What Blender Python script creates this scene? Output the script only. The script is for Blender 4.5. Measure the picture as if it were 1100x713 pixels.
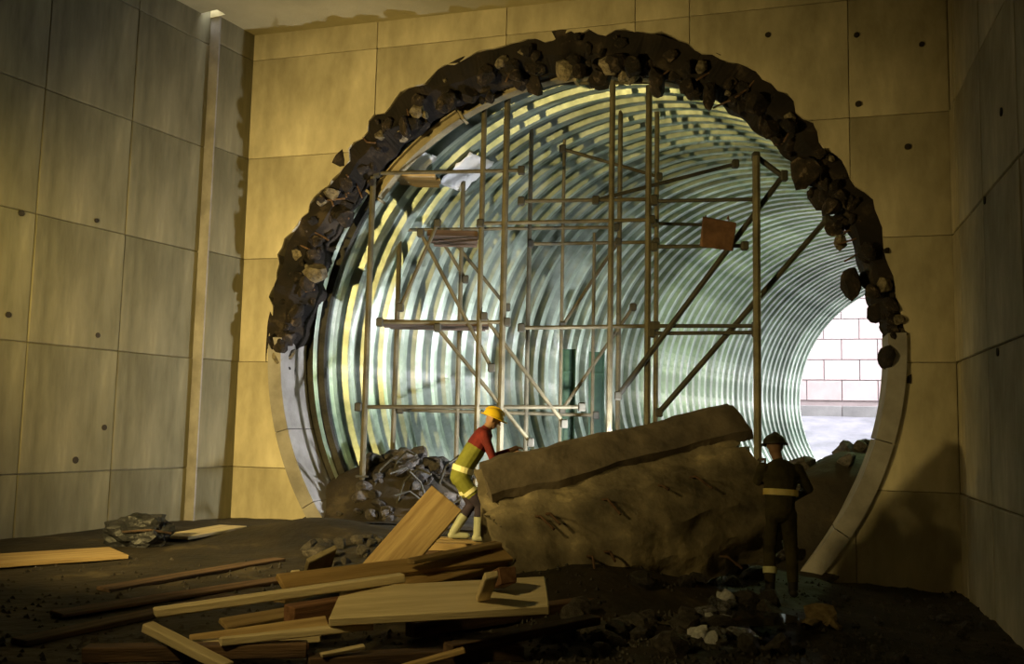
import bpy, bmesh, math, random
from mathutils import Vector, Matrix, noise
random.seed(7)
for o in list(bpy.data.objects): bpy.data.objects.remove(o)
S = bpy.context.scene
COL = S.collection

# ------------------------------------------------------------------ camera
FPX = 1000.0
PITCH = math.atan(0.1); ROLL = math.radians(1.2)
CAM = Vector((0, 0, 1.75))
_u0 = Vector((0, -math.sin(PITCH), math.cos(PITCH)))
FW = Vector((0, math.cos(PITCH), math.sin(PITCH)))
RT = Vector((1, 0, 0))*math.cos(ROLL) + _u0*math.sin(ROLL)
UP = -Vector((1, 0, 0))*math.sin(ROLL) + _u0*math.cos(ROLL)
cd = bpy.data.cameras.new('camera'); cam = bpy.data.objects.new('camera', cd); COL.objects.link(cam)
cd.sensor_width = 36; cd.lens = 36*FPX/1100; cd.clip_end = 300
M = Matrix.Identity(4)
for i in range(3):
    M[i][0] = RT[i]; M[i][1] = UP[i]; M[i][2] = -FW[i]; M[i][3] = CAM[i]
cam.matrix_world = M
S.camera = cam

def ray(x, y): return FW + RT*((x-550)/FPX) - UP*((y-356.5)/FPX)
def atY(x, y, Y):
    d = ray(x, y); return CAM + d*(Y/d.y)
def atZ(x, y, Z):
    d = ray(x, y); return CAM + d*((Z-CAM.z)/d.z)

# frame of the shaft's end wall and of the skewed tunnel
A = atZ(248, 555, 0)
B = atY(1033, 600, A.y/1.25)
EW = Vector((B.x-A.x, B.y-A.y, 0)); WALL_L = EW.length; EW.normalize()
NW = Vector((-EW.y, EW.x, 0))                     # away from the camera
def on_wall(x, y):
    d = ray(x, y); return CAM + d*((A-CAM).dot(NW)/d.dot(NW))
CS, CZ, R = 5.997, 3.055, 5.333                   # opening: place along the wall, height, radius
CEN = A + EW*CS; CEN.z = CZ
_d = ray(1262, 460); AX = Vector((_d.x, _d.y, 0)).normalized()
TUN_L = 29.0
CEIL = 9.0

# ------------------------------------------------------------------ world, lamps, exposure
w = bpy.data.worlds.new('overcast_sky'); S.world = w; w.use_nodes = True
bg = w.node_tree.nodes['Background']
bg.inputs['Color'].default_value = (0.93, 0.97, 1.0, 1); bg.inputs['Strength'].default_value = 24.0
vs = S.view_settings
vs.view_transform = 'Standard'; vs.look = 'None'; vs.gamma = 1; vs.use_curve_mapping = False; vs.exposure = 0.0

def spot(name, loc, target, power, color, angle, blend=0.6, size=0.15):
    l = bpy.data.lights.new(name, 'SPOT'); l.energy = power; l.color = color
    l.spot_size = math.radians(angle); l.spot_blend = blend; l.shadow_soft_size = size
    o = bpy.data.objects.new(name, l); COL.objects.link(o); o.location = loc
    o.rotation_euler = (Vector(target)-Vector(loc)).to_track_quat('-Z', 'Y').to_euler()
    return o
WARM = (1.0, 0.74, 0.26)
spot('floodlight', (-6.4, 6.6, 3.1), (-2.3, 15.0, 3.0), 5500, WARM, 88, 1.0)
spot('floodlight', (-6.2, 10.5, 4.5), (-7.8, 11.7, 4.4), 190, (1.0, 0.77, 0.20), 120, 1.0, 0.25)
spot('floodlight', (-3.6, 4.2, 3.6), (-0.6, 8.9, 0.5), 430, WARM, 66, 1.0)  # unseen lamp added to light the timber heap
spot('floodlight', (2.6, 0.5, 5.5), (6.9, 13.0, 4.5), 130, WARM, 60, 1.0)  # unseen fill lamp added for the right wall
# portal: only guides daylight sampling at the tunnel mouth, emits nothing itself
pl = bpy.data.lights.new('tunnel_portal', 'AREA'); pl.shape = 'SQUARE'; pl.size = 10.6
pl.cycles.is_portal = True
po = bpy.data.objects.new('tunnel_portal', pl); COL.objects.link(po)
po.location = CEN + AX*(TUN_L+0.3); po.rotation_euler = (-AX).to_track_quat('-Z', 'Y').to_euler()

# ------------------------------------------------------------------ materials
def mat(name, c1, c2=None, scale=3.0, rough=0.85, metal=0.0, bump=0.0, bscale=20.0, stretch=(1, 1, 1), c3=None,
        coords='Object', rand=0.0, spec=0.4, lo=0.35, hi=0.65):
    m = bpy.data.materials.new(name); m.use_nodes = True
    nt = m.node_tree; N = nt.nodes; L = nt.links
    b = N['Principled BSDF']; b.inputs['Roughness'].default_value = rough; b.inputs['Metallic'].default_value = metal
    b.inputs['Specular IOR Level'].default_value = spec
    tc = N.new('ShaderNodeTexCoord'); mp = N.new('ShaderNodeMapping'); mp.inputs['Scale'].default_value = stretch
    L.new(tc.outputs[coords], mp.inputs['Vector'])
    c2 = c2 or c1
    n1 = N.new('ShaderNodeTexNoise'); n1.inputs['Scale'].default_value = scale; n1.inputs['Detail'].default_value = 6
    n1.inputs['Roughness'].default_value = 0.6
    L.new(mp.outputs[0], n1.inputs['Vector'])
    r = N.new('ShaderNodeValToRGB'); e = r.color_ramp.elements
    e[0].position = lo; e[0].color = (*c1, 1); e[1].position = hi; e[1].color = (*c2, 1)
    if c3:
        x = e.new((lo+hi)/2+0.08); x.color = (*c3, 1)
    L.new(n1.outputs['Fac'], r.inputs[0]); out = r.outputs[0]
    if rand:
        oi = N.new('ShaderNodeObjectInfo'); mr = N.new('ShaderNodeMapRange')
        mr.inputs['To Min'].default_value = 1-rand; mr.inputs['To Max'].default_value = 1+rand
        L.new(oi.outputs['Random'], mr.inputs['Value'])
        mx = N.new('ShaderNodeMix'); mx.data_type = 'RGBA'; mx.blend_type = 'MULTIPLY'; mx.inputs['Factor'].default_value = 1
        L.new(out, mx.inputs['A']); L.new(mr.outputs[0], mx.inputs['B']); out = mx.outputs['Result']
    L.new(out, b.inputs['Base Color'])
    if bump:
        n2 = N.new('ShaderNodeTexNoise'); n2.inputs['Scale'].default_value = bscale; n2.inputs['Detail'].default_value = 5
        L.new(mp.outputs[0], n2.inputs['Vector'])
        bp = N.new('ShaderNodeBump'); bp.inputs['Strength'].default_value = bump; bp.inputs['Distance'].default_value = 0.03
        L.new(n2.outputs['Fac'], bp.inputs['Height']); L.new(bp.outputs[0], b.inputs['Normal'])
    return m
MT = {}
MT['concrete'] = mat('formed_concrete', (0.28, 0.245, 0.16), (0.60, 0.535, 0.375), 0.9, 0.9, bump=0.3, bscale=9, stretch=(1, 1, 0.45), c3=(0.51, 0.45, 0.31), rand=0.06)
MT['concrete_dim'] = mat('shaded_concrete', (0.09, 0.082, 0.045), (0.25, 0.222, 0.13), 0.9, 0.9, bump=0.3, bscale=8, stretch=(1.6, 1.6, 0.3), c3=(0.20, 0.178, 0.105), rand=0.06)  # streaked concrete, colour darkened for the dimmer light on the left wall
MT['joint'] = mat('joint_mortar', (0.16, 0.135, 0.08), (0.24, 0.20, 0.13), 3, 0.95)
MT['ceiling'] = mat('soffit_concrete', (0.34, 0.30, 0.17), (0.44, 0.38, 0.22), 0.8, 0.9, bump=0.2)
MT['hole'] = mat('tie_hole_dark', (0.02, 0.016, 0.01), (0.04, 0.03, 0.02), 5, 0.95)
MT['collar'] = mat('smooth_ring_concrete', (0.20, 0.185, 0.17), (0.32, 0.30, 0.28), 2, 0.8, bump=0.15)
MT['broken'] = mat('broken_concrete_and_soil', (0.008, 0.006, 0.004), (0.075, 0.055, 0.036), 1.6, 0.95, bump=0.8, bscale=6, c3=(0.022, 0.015, 0.010), rand=0.5)
MT['rimpale'] = mat('broken_pale_concrete', (0.06, 0.048, 0.03), (0.24, 0.20, 0.13), 2.0, 0.95, bump=0.7, bscale=8, rand=0.4)
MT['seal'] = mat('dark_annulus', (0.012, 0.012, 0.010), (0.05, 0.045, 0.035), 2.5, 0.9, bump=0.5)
MT['liner'] = mat('galvanised_liner', (0.16, 0.21, 0.17), (0.80, 0.84, 0.80), 0.7, 0.32, 0.6, bump=0.25, bscale=3, c3=(0.50, 0.57, 0.50), rand=0.4)
MT['mud'] = mat('dark_wet_mud', (0.014, 0.011, 0.007), (0.075, 0.057, 0.032), 1.2, 0.75, bump=1.0, bscale=7, c3=(0.035, 0.026, 0.015))
MT['yard'] = mat('yard_earth', (0.015, 0.014, 0.018), (0.04, 0.036, 0.045), 0.8, 0.9, bump=0.5, bscale=4)
MT['road'] = mat('tunnel_roadway', (0.10, 0.095, 0.10), (0.22, 0.21, 0.22), 0.6, 0.7, bump=0.5, bscale=4)
MT['rock'] = mat('rubble_stone', (0.015, 0.012, 0.010), (0.085, 0.072, 0.06), 2.5, 0.6, bump=0.7, bscale=12, rand=0.45)
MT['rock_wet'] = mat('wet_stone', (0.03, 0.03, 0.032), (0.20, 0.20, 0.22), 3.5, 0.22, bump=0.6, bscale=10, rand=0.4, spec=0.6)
MT['rock_glint'] = mat('pale_glint_stone', (0.50, 0.51, 0.54), (0.78, 0.79, 0.83), 3.5, 0.25, bump=0.6, bscale=10, rand=0.2, spec=0.6)  # pale colour stands in for glints off the puddle
MT['rock_tan'] = mat('tan_stone', (0.16, 0.11, 0.05), (0.34, 0.26, 0.13), 3, 0.9, bump=0.6, rand=0.2)
MT['slab'] = mat('cut_wall_slab', (0.10, 0.084, 0.06), (0.50, 0.41, 0.25), 1.7, 0.9, bump=1.0, bscale=6, c3=(0.29, 0.24, 0.155))
MT['slab_dark'] = mat('slab_dirty_crust', (0.085, 0.07, 0.054), (0.21, 0.17, 0.125), 1.6, 0.9, bump=0.8, bscale=6)
MT['wood'] = mat('sawn_timber', (0.26, 0.17, 0.075), (0.46, 0.33, 0.16), 2.2, 0.8, bump=0.3, bscale=14, stretch=(0.5, 6, 6), rand=0.28)
MT['wood_tan'] = mat('orange_tan_timber', (0.34, 0.215, 0.085), (0.52, 0.35, 0.15), 2.0, 0.8, bump=0.3, bscale=12, stretch=(0.5, 5, 5), rand=0.15)
MT['wood_pale'] = mat('pale_timber', (0.44, 0.36, 0.22), (0.62, 0.52, 0.34), 2.0, 0.8, bump=0.25, bscale=12, stretch=(0.5, 5, 5), rand=0.18)
MT['wood_dark'] = mat('weathered_timber', (0.05, 0.03, 0.02), (0.15, 0.09, 0.055), 2.2, 0.85, bump=0.3, bscale=14, stretch=(0.5, 6, 6), rand=0.3)
MT['wood_red'] = mat('red_brown_timber', (0.13, 0.06, 0.03), (0.27, 0.14, 0.075), 2.2, 0.8, bump=0.3, bscale=14, stretch=(0.5, 6, 6), rand=0.2)
MT['tube'] = mat('dusty_scaffold_tube', (0.065, 0.056, 0.032), (0.14, 0.12, 0.072), 3, 0.7, 0.15, bump=0.2, rand=0.2)
MT['tube_dark'] = mat('dark_brace_tube', (0.025, 0.024, 0.018), (0.06, 0.055, 0.04), 3, 0.7, 0.2, rand=0.2)
MT['rust'] = mat('rusty_sheet', (0.06, 0.03, 0.015), (0.15, 0.075, 0.04), 3, 0.85, bump=0.4)
MT['rebar'] = mat('rusty_rebar', (0.09, 0.05, 0.03), (0.2, 0.12, 0.07), 8, 0.8, 0.3)
MT['arch'] = mat('dusty_steel_arch', (0.20, 0.165, 0.10), (0.38, 0.32, 0.2), 2.5, 0.8, bump=0.3, rand=0.15)
MT['sheet'] = mat('white_light_patch', (0.60, 0.60, 0.62), (0.75, 0.75, 0.78), 3, 0.4, bump=0.4, bscale=6)  # white put in as patches of light on the liner
MT['green'] = mat('green_painted_steel', (0.03, 0.09, 0.05), (0.07, 0.16, 0.09), 3, 0.5, rand=0.1)
MT['tarp'] = mat('black_tarp', (0.01, 0.011, 0.012), (0.035, 0.035, 0.04), 3, 0.5, bump=0.5)
MT['pink'] = mat('pinkish_block', (0.080, 0.058, 0.058), (0.105, 0.078, 0.078), 1.0, 0.9, bump=0.2, rand=0.08)
MT['mortar'] = mat('pale_mortar', (0.07, 0.052, 0.052), (0.085, 0.064, 0.064), 2, 0.9)
MT['kerb'] = mat('grey_kerb_concrete', (0.03, 0.027, 0.027), (0.05, 0.045, 0.045), 1.0, 0.9, bump=0.3, rand=0.1)
MT['red'] = mat('red_jacket', (0.10, 0.008, 0.008), (0.20, 0.02, 0.018), 6, 0.85, bump=0.3)
MT['hivis'] = mat('yellow_green_hivis', (0.15, 0.16, 0.02), (0.23, 0.24, 0.04), 6, 0.8, bump=0.2)
MT['navy'] = mat('dark_trousers', (0.02, 0.016, 0.03), (0.05, 0.035, 0.06), 6, 0.9, bump=0.2)
MT['olive'] = mat('dark_olive_workwear', (0.035, 0.03, 0.014), (0.085, 0.07, 0.03), 5, 0.9, bump=0.3)
MT['skin'] = mat('skin', (0.32, 0.18, 0.11), (0.38, 0.22, 0.14), 8, 0.6)
MT['boot'] = mat('pale_rubber_boot', (0.30, 0.32, 0.22), (0.42, 0.43, 0.32), 6, 0.5)
MT['boot_dark'] = mat('black_boot', (0.012, 0.011, 0.01), (0.03, 0.026, 0.022), 6, 0.6)
MT['helmet'] = mat('yellow_helmet', (0.75, 0.50, 0.02), (0.85, 0.60, 0.04), 3, 0.35)
MT['helmet_dark'] = mat('dark_helmet', (0.03, 0.028, 0.015), (0.06, 0.052, 0.03), 3, 0.5)
MT['band'] = mat('pale_reflective_band', (0.72, 0.70, 0.36), (0.85, 0.83, 0.5), 6, 0.5)
MT['band_y'] = mat('yellow_reflective_band', (0.80, 0.62, 0.18), (0.95, 0.80, 0.36), 6, 0.5)
MT['eye'] = mat('eye', (0.02, 0.015, 0.01), (0.03, 0.02, 0.015), 6, 0.3)
MT['glove'] = mat('grey_glove', (0.25, 0.25, 0.22), (0.35, 0.34, 0.3), 8, 0.8)
MT['lamp_body'] = mat('lamp_casing', (0.05, 0.05, 0.05), (0.09, 0.09, 0.09), 3, 0.5, 0.3)
def emit(name, col, strength):
    m = bpy.data.materials.new(name); m.use_nodes = True; nt = m.node_tree
    e = nt.nodes.new('ShaderNodeEmission'); e.inputs['Color'].default_value = (*col, 1); e.inputs['Strength'].default_value = strength
    nt.links.new(e.outputs[0], nt.nodes['Material Output'].inputs['Surface']); return m
# puddle water
m = bpy.data.materials.new('puddle_water'); m.use_nodes = True; b = m.node_tree.nodes['Principled BSDF']
b.inputs['Base Color'].default_value = (0.02, 0.02, 0.022, 1); b.inputs['Roughness'].default_value = 0.06
nz = m.node_tree.nodes.new('ShaderNodeTexNoise'); nz.inputs['Scale'].default_value = 9
bp = m.node_tree.nodes.new('ShaderNodeBump'); bp.inputs['Strength'].default_value = 0.25
m.node_tree.links.new(nz.outputs['Fac'], bp.inputs['Height']); m.node_tree.links.new(bp.outputs[0], b.inputs['Normal'])
MT['water'] = m

# ------------------------------------------------------------------ helpers
def mesh(name, v, f):
    me = bpy.data.meshes.new(name); me.from_pydata([tuple(p) for p in v], [], f); me.update()
    bm = bmesh.new(); bm.from_mesh(me); bmesh.ops.recalc_face_normals(bm, faces=bm.faces[:]); bm.to_mesh(me); bm.free(); return me
def link(name, me, m=None, parent=None, loc=None):
    o = bpy.data.objects.new(name, me); COL.objects.link(o)
    if m is not None and me is not None and not me.materials:
        for x in (m if isinstance(m, (list, tuple)) else [m]): me.materials.append(x)
    if parent: o.parent = parent
    if loc is not None: o.location = loc
    return o
def tag(o, label=None, cat=None, group=None, kind=None):
    if label: o['label'] = label
    if cat: o['category'] = cat
    if group: o['group'] = group
    if kind: o['kind'] = kind
    return o
def empty(name, loc, label=None, cat=None, group=None, kind=None):
    o = bpy.data.objects.new(name, None); COL.objects.link(o); o.location = loc
    o.empty_display_size = 0.2
    return tag(o, label, cat, group, kind)
def smooth(me, on=True):
    for p in me.polygons: p.use_smooth = on
    return me
class MB:
    def __init__(s): s.v = []; s.f = []
    def add(s, v, f):
        k = len(s.v); s.v += [Vector(p) for p in v]; s.f += [tuple(i+k for i in q) for q in f]; return s
    def box(s, c, d, rot=None):
        c = Vector(c); rot = rot or Matrix.Identity(3)
        v = [c + rot @ Vector((x*d[0]/2, y*d[1]/2, z*d[2]/2)) for x in (-1, 1) for y in (-1, 1) for z in (-1, 1)]
        return s.add(v, [(0, 1, 3, 2), (4, 6, 7, 5), (0, 4, 5, 1), (2, 3, 7, 6), (0, 2, 6, 4), (1, 5, 7, 3)])
    def tube(s, pts, r, n=8, cap=True):
        pts = [Vector(p) for p in pts]; k = len(s.v); rs = r if isinstance(r, (list, tuple)) else [r]*len(pts)
        for i, p in enumerate(pts):
            t = (pts[min(i+1, len(pts)-1)]-pts[max(i-1, 0)]).normalized()
            a = t.orthogonal().normalized() if i == 0 else (a - t*a.dot(t)).normalized()
            bb = t.cross(a)
            for j in range(n):
                q = 2*math.pi*j/n; s.v.append(p + (a*math.cos(q)+bb*math.sin(q))*rs[i])
        for i in range(len(pts)-1):
            for j in range(n):
                s.f.append((k+i*n+j, k+i*n+(j+1) % n, k+(i+1)*n+(j+1) % n, k+(i+1)*n+j))
        if cap:
            s.f.append(tuple(k+j for j in range(n))[::-1]); s.f.append(tuple(k+(len(pts)-1)*n+j for j in range(n)))
        return s
    def build(s, name, m, parent=None, loc=None, origin=None, sm=False):
        o3 = Vector(origin) if origin is not None else Vector((0, 0, 0))
        me = mesh(name, [p-o3 for p in s.v], s.f)
        if sm: smooth(me)
        return link(name, me, m, parent, loc)
def boolean(o, cutter):
    md = o.modifiers.new('cut', 'BOOLEAN'); md.operation = 'DIFFERENCE'; md.solver = 'EXACT'; md.object = cutter
    bpy.context.view_layer.update()
    dg = bpy.context.evaluated_depsgraph_get()
    me = bpy.data.meshes.new_from_object(o.evaluated_get(dg))
    o.modifiers.clear(); old = o.data; o.data = me; me.name = old.name
    bpy.data.meshes.remove(old)
def bevelled_box(name, d, bev=0.01, jit=0.0):
    bm = bmesh.new(); bmesh.ops.create_cube(bm, size=1)
    for v in bm.verts: v.co = Vector((v.co.x*d[0], v.co.y*d[1], v.co.z*d[2])) + Vector([random.uniform(-jit, jit) for _ in range(3)])
    bmesh.ops.bevel(bm, geom=bm.edges[:], offset=bev, segments=1, affect='EDGES')
    me = bpy.data.meshes.new(name); bm.to_mesh(me); bm.free(); return me
def sstep(a, b, x):
    t = max(0, min(1, (x-a)/(b-a))); return t*t*(3-2*t)

# ------------------------------------------------------------------ ground
def fbm(x, y, s): return noise.noise(Vector((x*s, y*s, 3.7)))
MOUNDS = [((0.9, 10.0), (2.0, 0.9), 0.30), ((3.6, 12.3), (1.0, 0.9), 0.22), ((-2.9, 14.6), (1.1, 1.0), 0.25)]
def ground(x, y):
    z = -0.50*sstep(0.5, 6.0, x)
    for (c, s, a) in MOUNDS:
        z += a*math.exp(-((x-c[0])/s[0])**2-((y-c[1])/s[1])**2)
    rough = 0.35 + 0.65*sstep(-4.0, -1.0, x)
    z += rough*(0.05*fbm(x, y, 1.1) + 0.035*fbm(x+9, y, 3.1) + 0.02*fbm(x, y+5, 7.0))
    return z
LEFT_K = None
v = []; f = []; nx, ny = 180, 170
x0, x1, y0, y1 = -15.5, 9.6, -2.4, 17.6
for j in range(ny+1):
    for i in range(nx+1):
        x = x0+(x1-x0)*i/nx; y = y0+(y1-y0)*j/ny; v.append((x, y, ground(x, y)))
for j in range(ny):
    for i in range(nx):
        k = j*(nx+1)+i
        cx = (v[k][0]+v[k+nx+2][0])/2; cy = (v[k][1]+v[k+nx+2][1])/2
        if (Vector((cx, cy, 0))-Vector((A.x, A.y, 0))).dot(NW) > 0.55: continue
        f.append((k, k+1, k+nx+2, k+nx+1))
fl = link('floor', smooth(mesh('floor', v, f)), MT['mud']); tag(fl, 'dark brown muddy earth floor of the concrete shaft', kind='structure')

# tunnel roadway: rows along the axis, clipped to the liner
RL = 5.16
def tunnel_z(t, s):       # s: along EW from the axis
    base = 0.05 + 0.02*t
    z = base
    z += 1.0*math.exp(-((t-1.5)/1.7)**2-((s+3.9)/1.5)**2)      # rubble under the left collar
    z += 1.3*math.exp(-((t-2.4)/2.6)**2-((s-4.0)/1.7)**2)      # and under the right
    z += 0.10*noise.noise(Vector((t*0.9, s*0.9, 1.0))) + 0.06*noise.noise(Vector((t*2.5, s*2.5, 5.0)))
    z -= 0.30*(1-sstep(0.2, 1.2, t))*(1-sstep(-1.5, 1.5, -s))
    return z
v = []; f = []; nt_, ns_ = 126, 44
for j in range(nt_+1):
    t = -0.35+(TUN_L+0.2+0.35)*(j/nt_)**1.5
    for i in range(ns_+1):
        q = -1+2*i/ns_
        s = q*4.6; z = tunnel_z(t, s)
        half = math.sqrt(max(0.1, (RL+0.05)**2-(z-CZ)**2)); s = q*half; z = tunnel_z(t, s)
        p = CEN+AX*t+EW*s; k_ = sstep(-0.3, 1.1, t); v.append((p.x, p.y, (ground(p.x, p.y)+0.03)*(1-k_)+z*k_))
for j in range(nt_):
    for i in range(ns_):
        k = j*(ns_+1)+i; f.append((k, k+1, k+ns_+2, k+ns_+1))
me = smooth(mesh('tunnel_roadway', v, f)); me.materials.append(MT['road']); me.materials.append(MT['mud'])
for p in me.polygons:
    p.material_index = 1 if (p.index // ns_) < 52 + 8*noise.noise(Vector((p.index % ns_*0.2, 0, 0))) else 0
o = link('floor_tunnel', me); tag(o, 'pale dusty roadway running through the tunnel', kind='structure')

# ------------------------------------------------------------------ end wall with the round opening
WM = Matrix.Identity(4)
for i in range(3):
    WM[i][0] = EW[i]; WM[i][1] = NW[i]; WM[i][2] = (0, 0, 1)[i]; WM[i][3] = (A.x, A.y, 0)[i]
THK = 1.0
def rim_r(a):       # opening radius, broken in the upper part, clean below
    up = sstep(math.radians(-6), math.radians(8), a if a < math.pi else (math.pi-a if a < 1.5*math.pi else a-2*math.pi))
    if a > math.pi/2 and a < 1.5*math.pi: up = sstep(math.radians(-2), math.radians(10), math.pi-a)
    j = 0.22*noise.noise(Vector((math.cos(a)*3, math.sin(a)*3, 0.3))) + 0.16*noise.noise(Vector((math.cos(a)*11, math.sin(a)*11, 2)))+0.10*noise.noise(Vector((math.cos(a)*27, math.sin(a)*27, 5)))
    return R + up*(j+0.02)
def prism(fun, y0, y1, n=220):
    v = []; f = []
    for y in (y0, y1):
        for k in range(n):
            a = 2*math.pi*k/n; r = fun(a); v.append((CS+r*math.cos(a), y, CZ+r*math.sin(a)))
    for k in range(n): f.append((k, (k+1) % n, n+(k+1) % n, n+k))
    f.append(tuple(range(n))[::-1]); f.append(tuple(range(n, 2*n)))
    return v, f
v, f = prism(rim_r, -0.6, 2.2); cutter = link('cutter', mesh('cutter', v, f)); cutter.matrix_world = WM
bm_ = MB().box((WALL_L/2, 0.035+THK/2, CEIL/2-0.7), (WALL_L+2.4, THK, CEIL+2.4))
wb = bm_.build('wall_back', MT['joint']); wb.matrix_world = WM
boolean(wb, cutter)
tag(wb, 'formed concrete end wall pierced by the round tunnel opening', kind='structure')
ROWS = [-1.0, 0.90, 2.80, 4.70, 6.60, 8.50, 9.7]
COLS = [0.0, 2.55, 5.0, 7.25, 8.15, 10.6, WALL_L]
for i in range(len(COLS)-1):
    for j in range(len(ROWS)-1):
        xa, xb, za, zb = COLS[i]+0.005, COLS[i+1]-0.005, ROWS[j]+0.005, min(ROWS[j+1], CEIL+0.2)-0.005
        if i == 0: xa = 0
        if i == len(COLS)-2: xb = WALL_L
        if zb <= za: continue
        far = max(math.hypot(x-CS, z-CZ) for x in (xa, xb) for z in (za, zb))
        if far < R-0.05: continue
        pj = random.uniform(-0.006, 0.006)
        o = link('wall_panel', bevelled_box('wall_panel', (xb-xa, 0.05, zb-za), 0.006), MT['concrete'], wb, ((xa+xb)/2, 0.012+pj, (za+zb)/2))
        near = math.hypot(max(xa-CS, 0, CS-xb), max(za-CZ, 0, CZ-zb))
        if near < R+0.6:
            boolean(o, cutter)
            if len(o.data.polygons) == 0: bpy.data.objects.remove(o)
bpy.data.objects.remove(cutter)
def tie_hole(parent, loc, r=0.045, axis='y'):
    mb = MB()
    d = {'y': Vector((0, 1, 0)), 'x': Vector((1, 0, 0))}[axis]
    c = Vector(loc); mb.tube([c-d*0.012, c+d*0.02], r, 10); return mb.build('tie_hole', MT['hole'], parent)
for (px, py) in ((825, 38), (920, 38), (922, 112), (975, 158), (990, 48), (300, 415)):
    p = wb.matrix_world.inverted() @ on_wall(px, py)
    tie_hole(wb, (p.x, -0.018, p.z), random.uniform(0.03, 0.05))

# smooth concrete collar round the lower half of the opening
def arc_solid(prof, a0, a1, n, fun=None):
    """prof: list of (radius, depth) closed polygon, swept from angle a0 to a1 in wall coordinates"""
    v = []; f = []; m = len(prof)
    for k in range(n+1):
        a = math.radians(a0+(a1-a0)*k/n)
        for i, (r, y) in enumerate(prof):
            if fun: r, y = fun(a, i, r, y)
            v.append((CS+r*math.cos(a), y, CZ+r*math.sin(a)))
    for k in range(n):
        for i in range(m):
            f.append((k*m+i, k*m+(i+1) % m, (k+1)*m+(i+1) % m, (k+1)*m+i))
    f.append(tuple(range(m))[::-1]); f.append(tuple(range(n*m, n*m+m)))
    return v, f
segs = [(178, 196.5), (196.65, 212), (212.15, 236), (304, 327.5), (327.65, 344), (344.15, 362)]
co = empty('opening_collar', A, 'smooth grey concrete collar lining the lower sides of the opening', 'collar', kind='structure'); co.matrix_world = WM
for (a0, a1) in segs:
    v, f = arc_solid([(R+0.02, -0.08), (R-0.24, -0.08), (R-0.24, 0.85), (R+0.02, 0.85)], a0, a1, 16)
    link('collar_segment', mesh('collar_segment', v, f), MT['collar'], co)

# broken rim: a ragged band plus separate lumps and bars
rim = empty('broken_rim', A, 'ragged dark rim of broken concrete and soil around the opening', 'rim', kind='structure'); rim.matrix_world = WM
def ragged(a, i, r, y):
    p = Vector((math.cos(a)*4, math.sin(a)*4, i*1.7))
    n1 = noise.noise(p*1.2); n2 = noise.noise(p*4.1)
    ends = min(1, sstep(-8, 12, math.degrees(a))*sstep(-8, 12, 180-math.degrees(a)))
    if i in (1, 2, 3): r = R - (R-r)*(0.35+0.65*ends) + 0.16*n1+0.12*n2
    y += 0.10*n2
    return r, y
v, f = arc_solid([(R+0.10, 0.02), (R-0.28, 0.05), (R-0.44, 0.45), (R-0.36, 1.05), (R+0.16, 1.05)], -6, 186, 230, ragged)
link('rim_band', mesh('rim_band', v, f), MT['broken'], rim)
def rock_mesh(name, seed, sub=2, flat=1.0, jag=0.35):
    bm = bmesh.new(); bmesh.ops.create_icosphere(bm, subdivisions=sub, radius=1)
    rr = random.Random(seed); off = Vector((rr.uniform(0, 50), rr.uniform(0, 50), rr.uniform(0, 50)))
    planes = [(Vector((rr.gauss(0, 1), rr.gauss(0, 1), rr.gauss(0, 1))).normalized(), rr.uniform(0.45, 0.8)) for _ in range(7)]
    for vt in bm.verts:
        c = vt.co.copy()*(1+jag*noise.noise(vt.co*1.3+off))
        for (n, d) in planes:
            e = c.dot(n)-d
            if e > 0: c -= n*e
        vt.co = Vector((c.x, c.y, c.z*flat))
    bmesh.ops.dissolve_limit(bm, angle_limit=0.12, verts=bm.verts[:], edges=bm.edges[:])
    me = bpy.data.meshes.new(name); bm.to_mesh(me); bm.free(); return me
def variants(name, m, n, **k):
    L = []
    for i in range(n):
        me = rock_mesh(name, 100+i*7+len(name), **k); me.materials.append(m); L.append(me)
    return L
VC = variants('concrete_lump', MT['broken'], 6, sub=2)
VL = variants('pale_lump', MT['rimpale'], 4, sub=2)
for k in range(290):
    a = math.radians(random.uniform(-4, 184)); q_ = random.uniform(0.02, 0.60); r = R-q_
    if a < 0.1 or a > 3.05: r = R-random.uniform(0.0, 0.3)
    o = link('concrete_lump', random.choice(VL if k % 7 == 0 else VC), None, rim, (CS+r*math.cos(a), random.uniform(-0.06, 0.45), CZ+r*math.sin(a)))
    s = random.uniform(0.06, 0.08+0.34*min(q_, 0.5)); o.scale = (s*random.uniform(.7, 1.4), s, s*random.uniform(.6, 1.2))
    o.rotation_euler = [random.uniform(0, 6.28) for _ in range(3)]
for k in range(34):
    a = math.radians(random.uniform(2, 178)); r0 = R+0.05
    rad = Vector((math.cos(a), 0, math.sin(a))); tan = Vector((-math.sin(a), 0, math.cos(a)))
    c = Vector((CS, 0, CZ))+rad*r0+Vector((0, random.uniform(0.0, 0.5), 0)); l = random.uniform(0.35, 0.75)
    bend = random.uniform(-0.35, 0.35)
    MB().tube([c, c-rad*l*0.5+Vector((0, -0.05, 0)), c-rad*l+tan*bend*l+Vector((0, -random.uniform(0, .25), 0))], 0.016, 6).build('rebar', MT['rebar'], rim)
# dark annulus between collar and liner
an = []
def annulus(r0, r1, y, a0, a1, n):
    return arc_solid([(r1, y), (r0, y), (r0, y+0.12), (r1, y+0.12)], a0, a1, n)
sh = Vector((AX.dot(EW), AX.dot(NW), 0))      # tunnel axis in wall coordinates
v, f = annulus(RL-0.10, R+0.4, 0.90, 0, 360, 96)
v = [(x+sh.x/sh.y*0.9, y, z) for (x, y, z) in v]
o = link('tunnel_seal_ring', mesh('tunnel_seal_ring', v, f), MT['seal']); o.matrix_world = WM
tag(o, 'dark seal ring between concrete wall and corrugated liner', 'seal ring', kind='structure')

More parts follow.
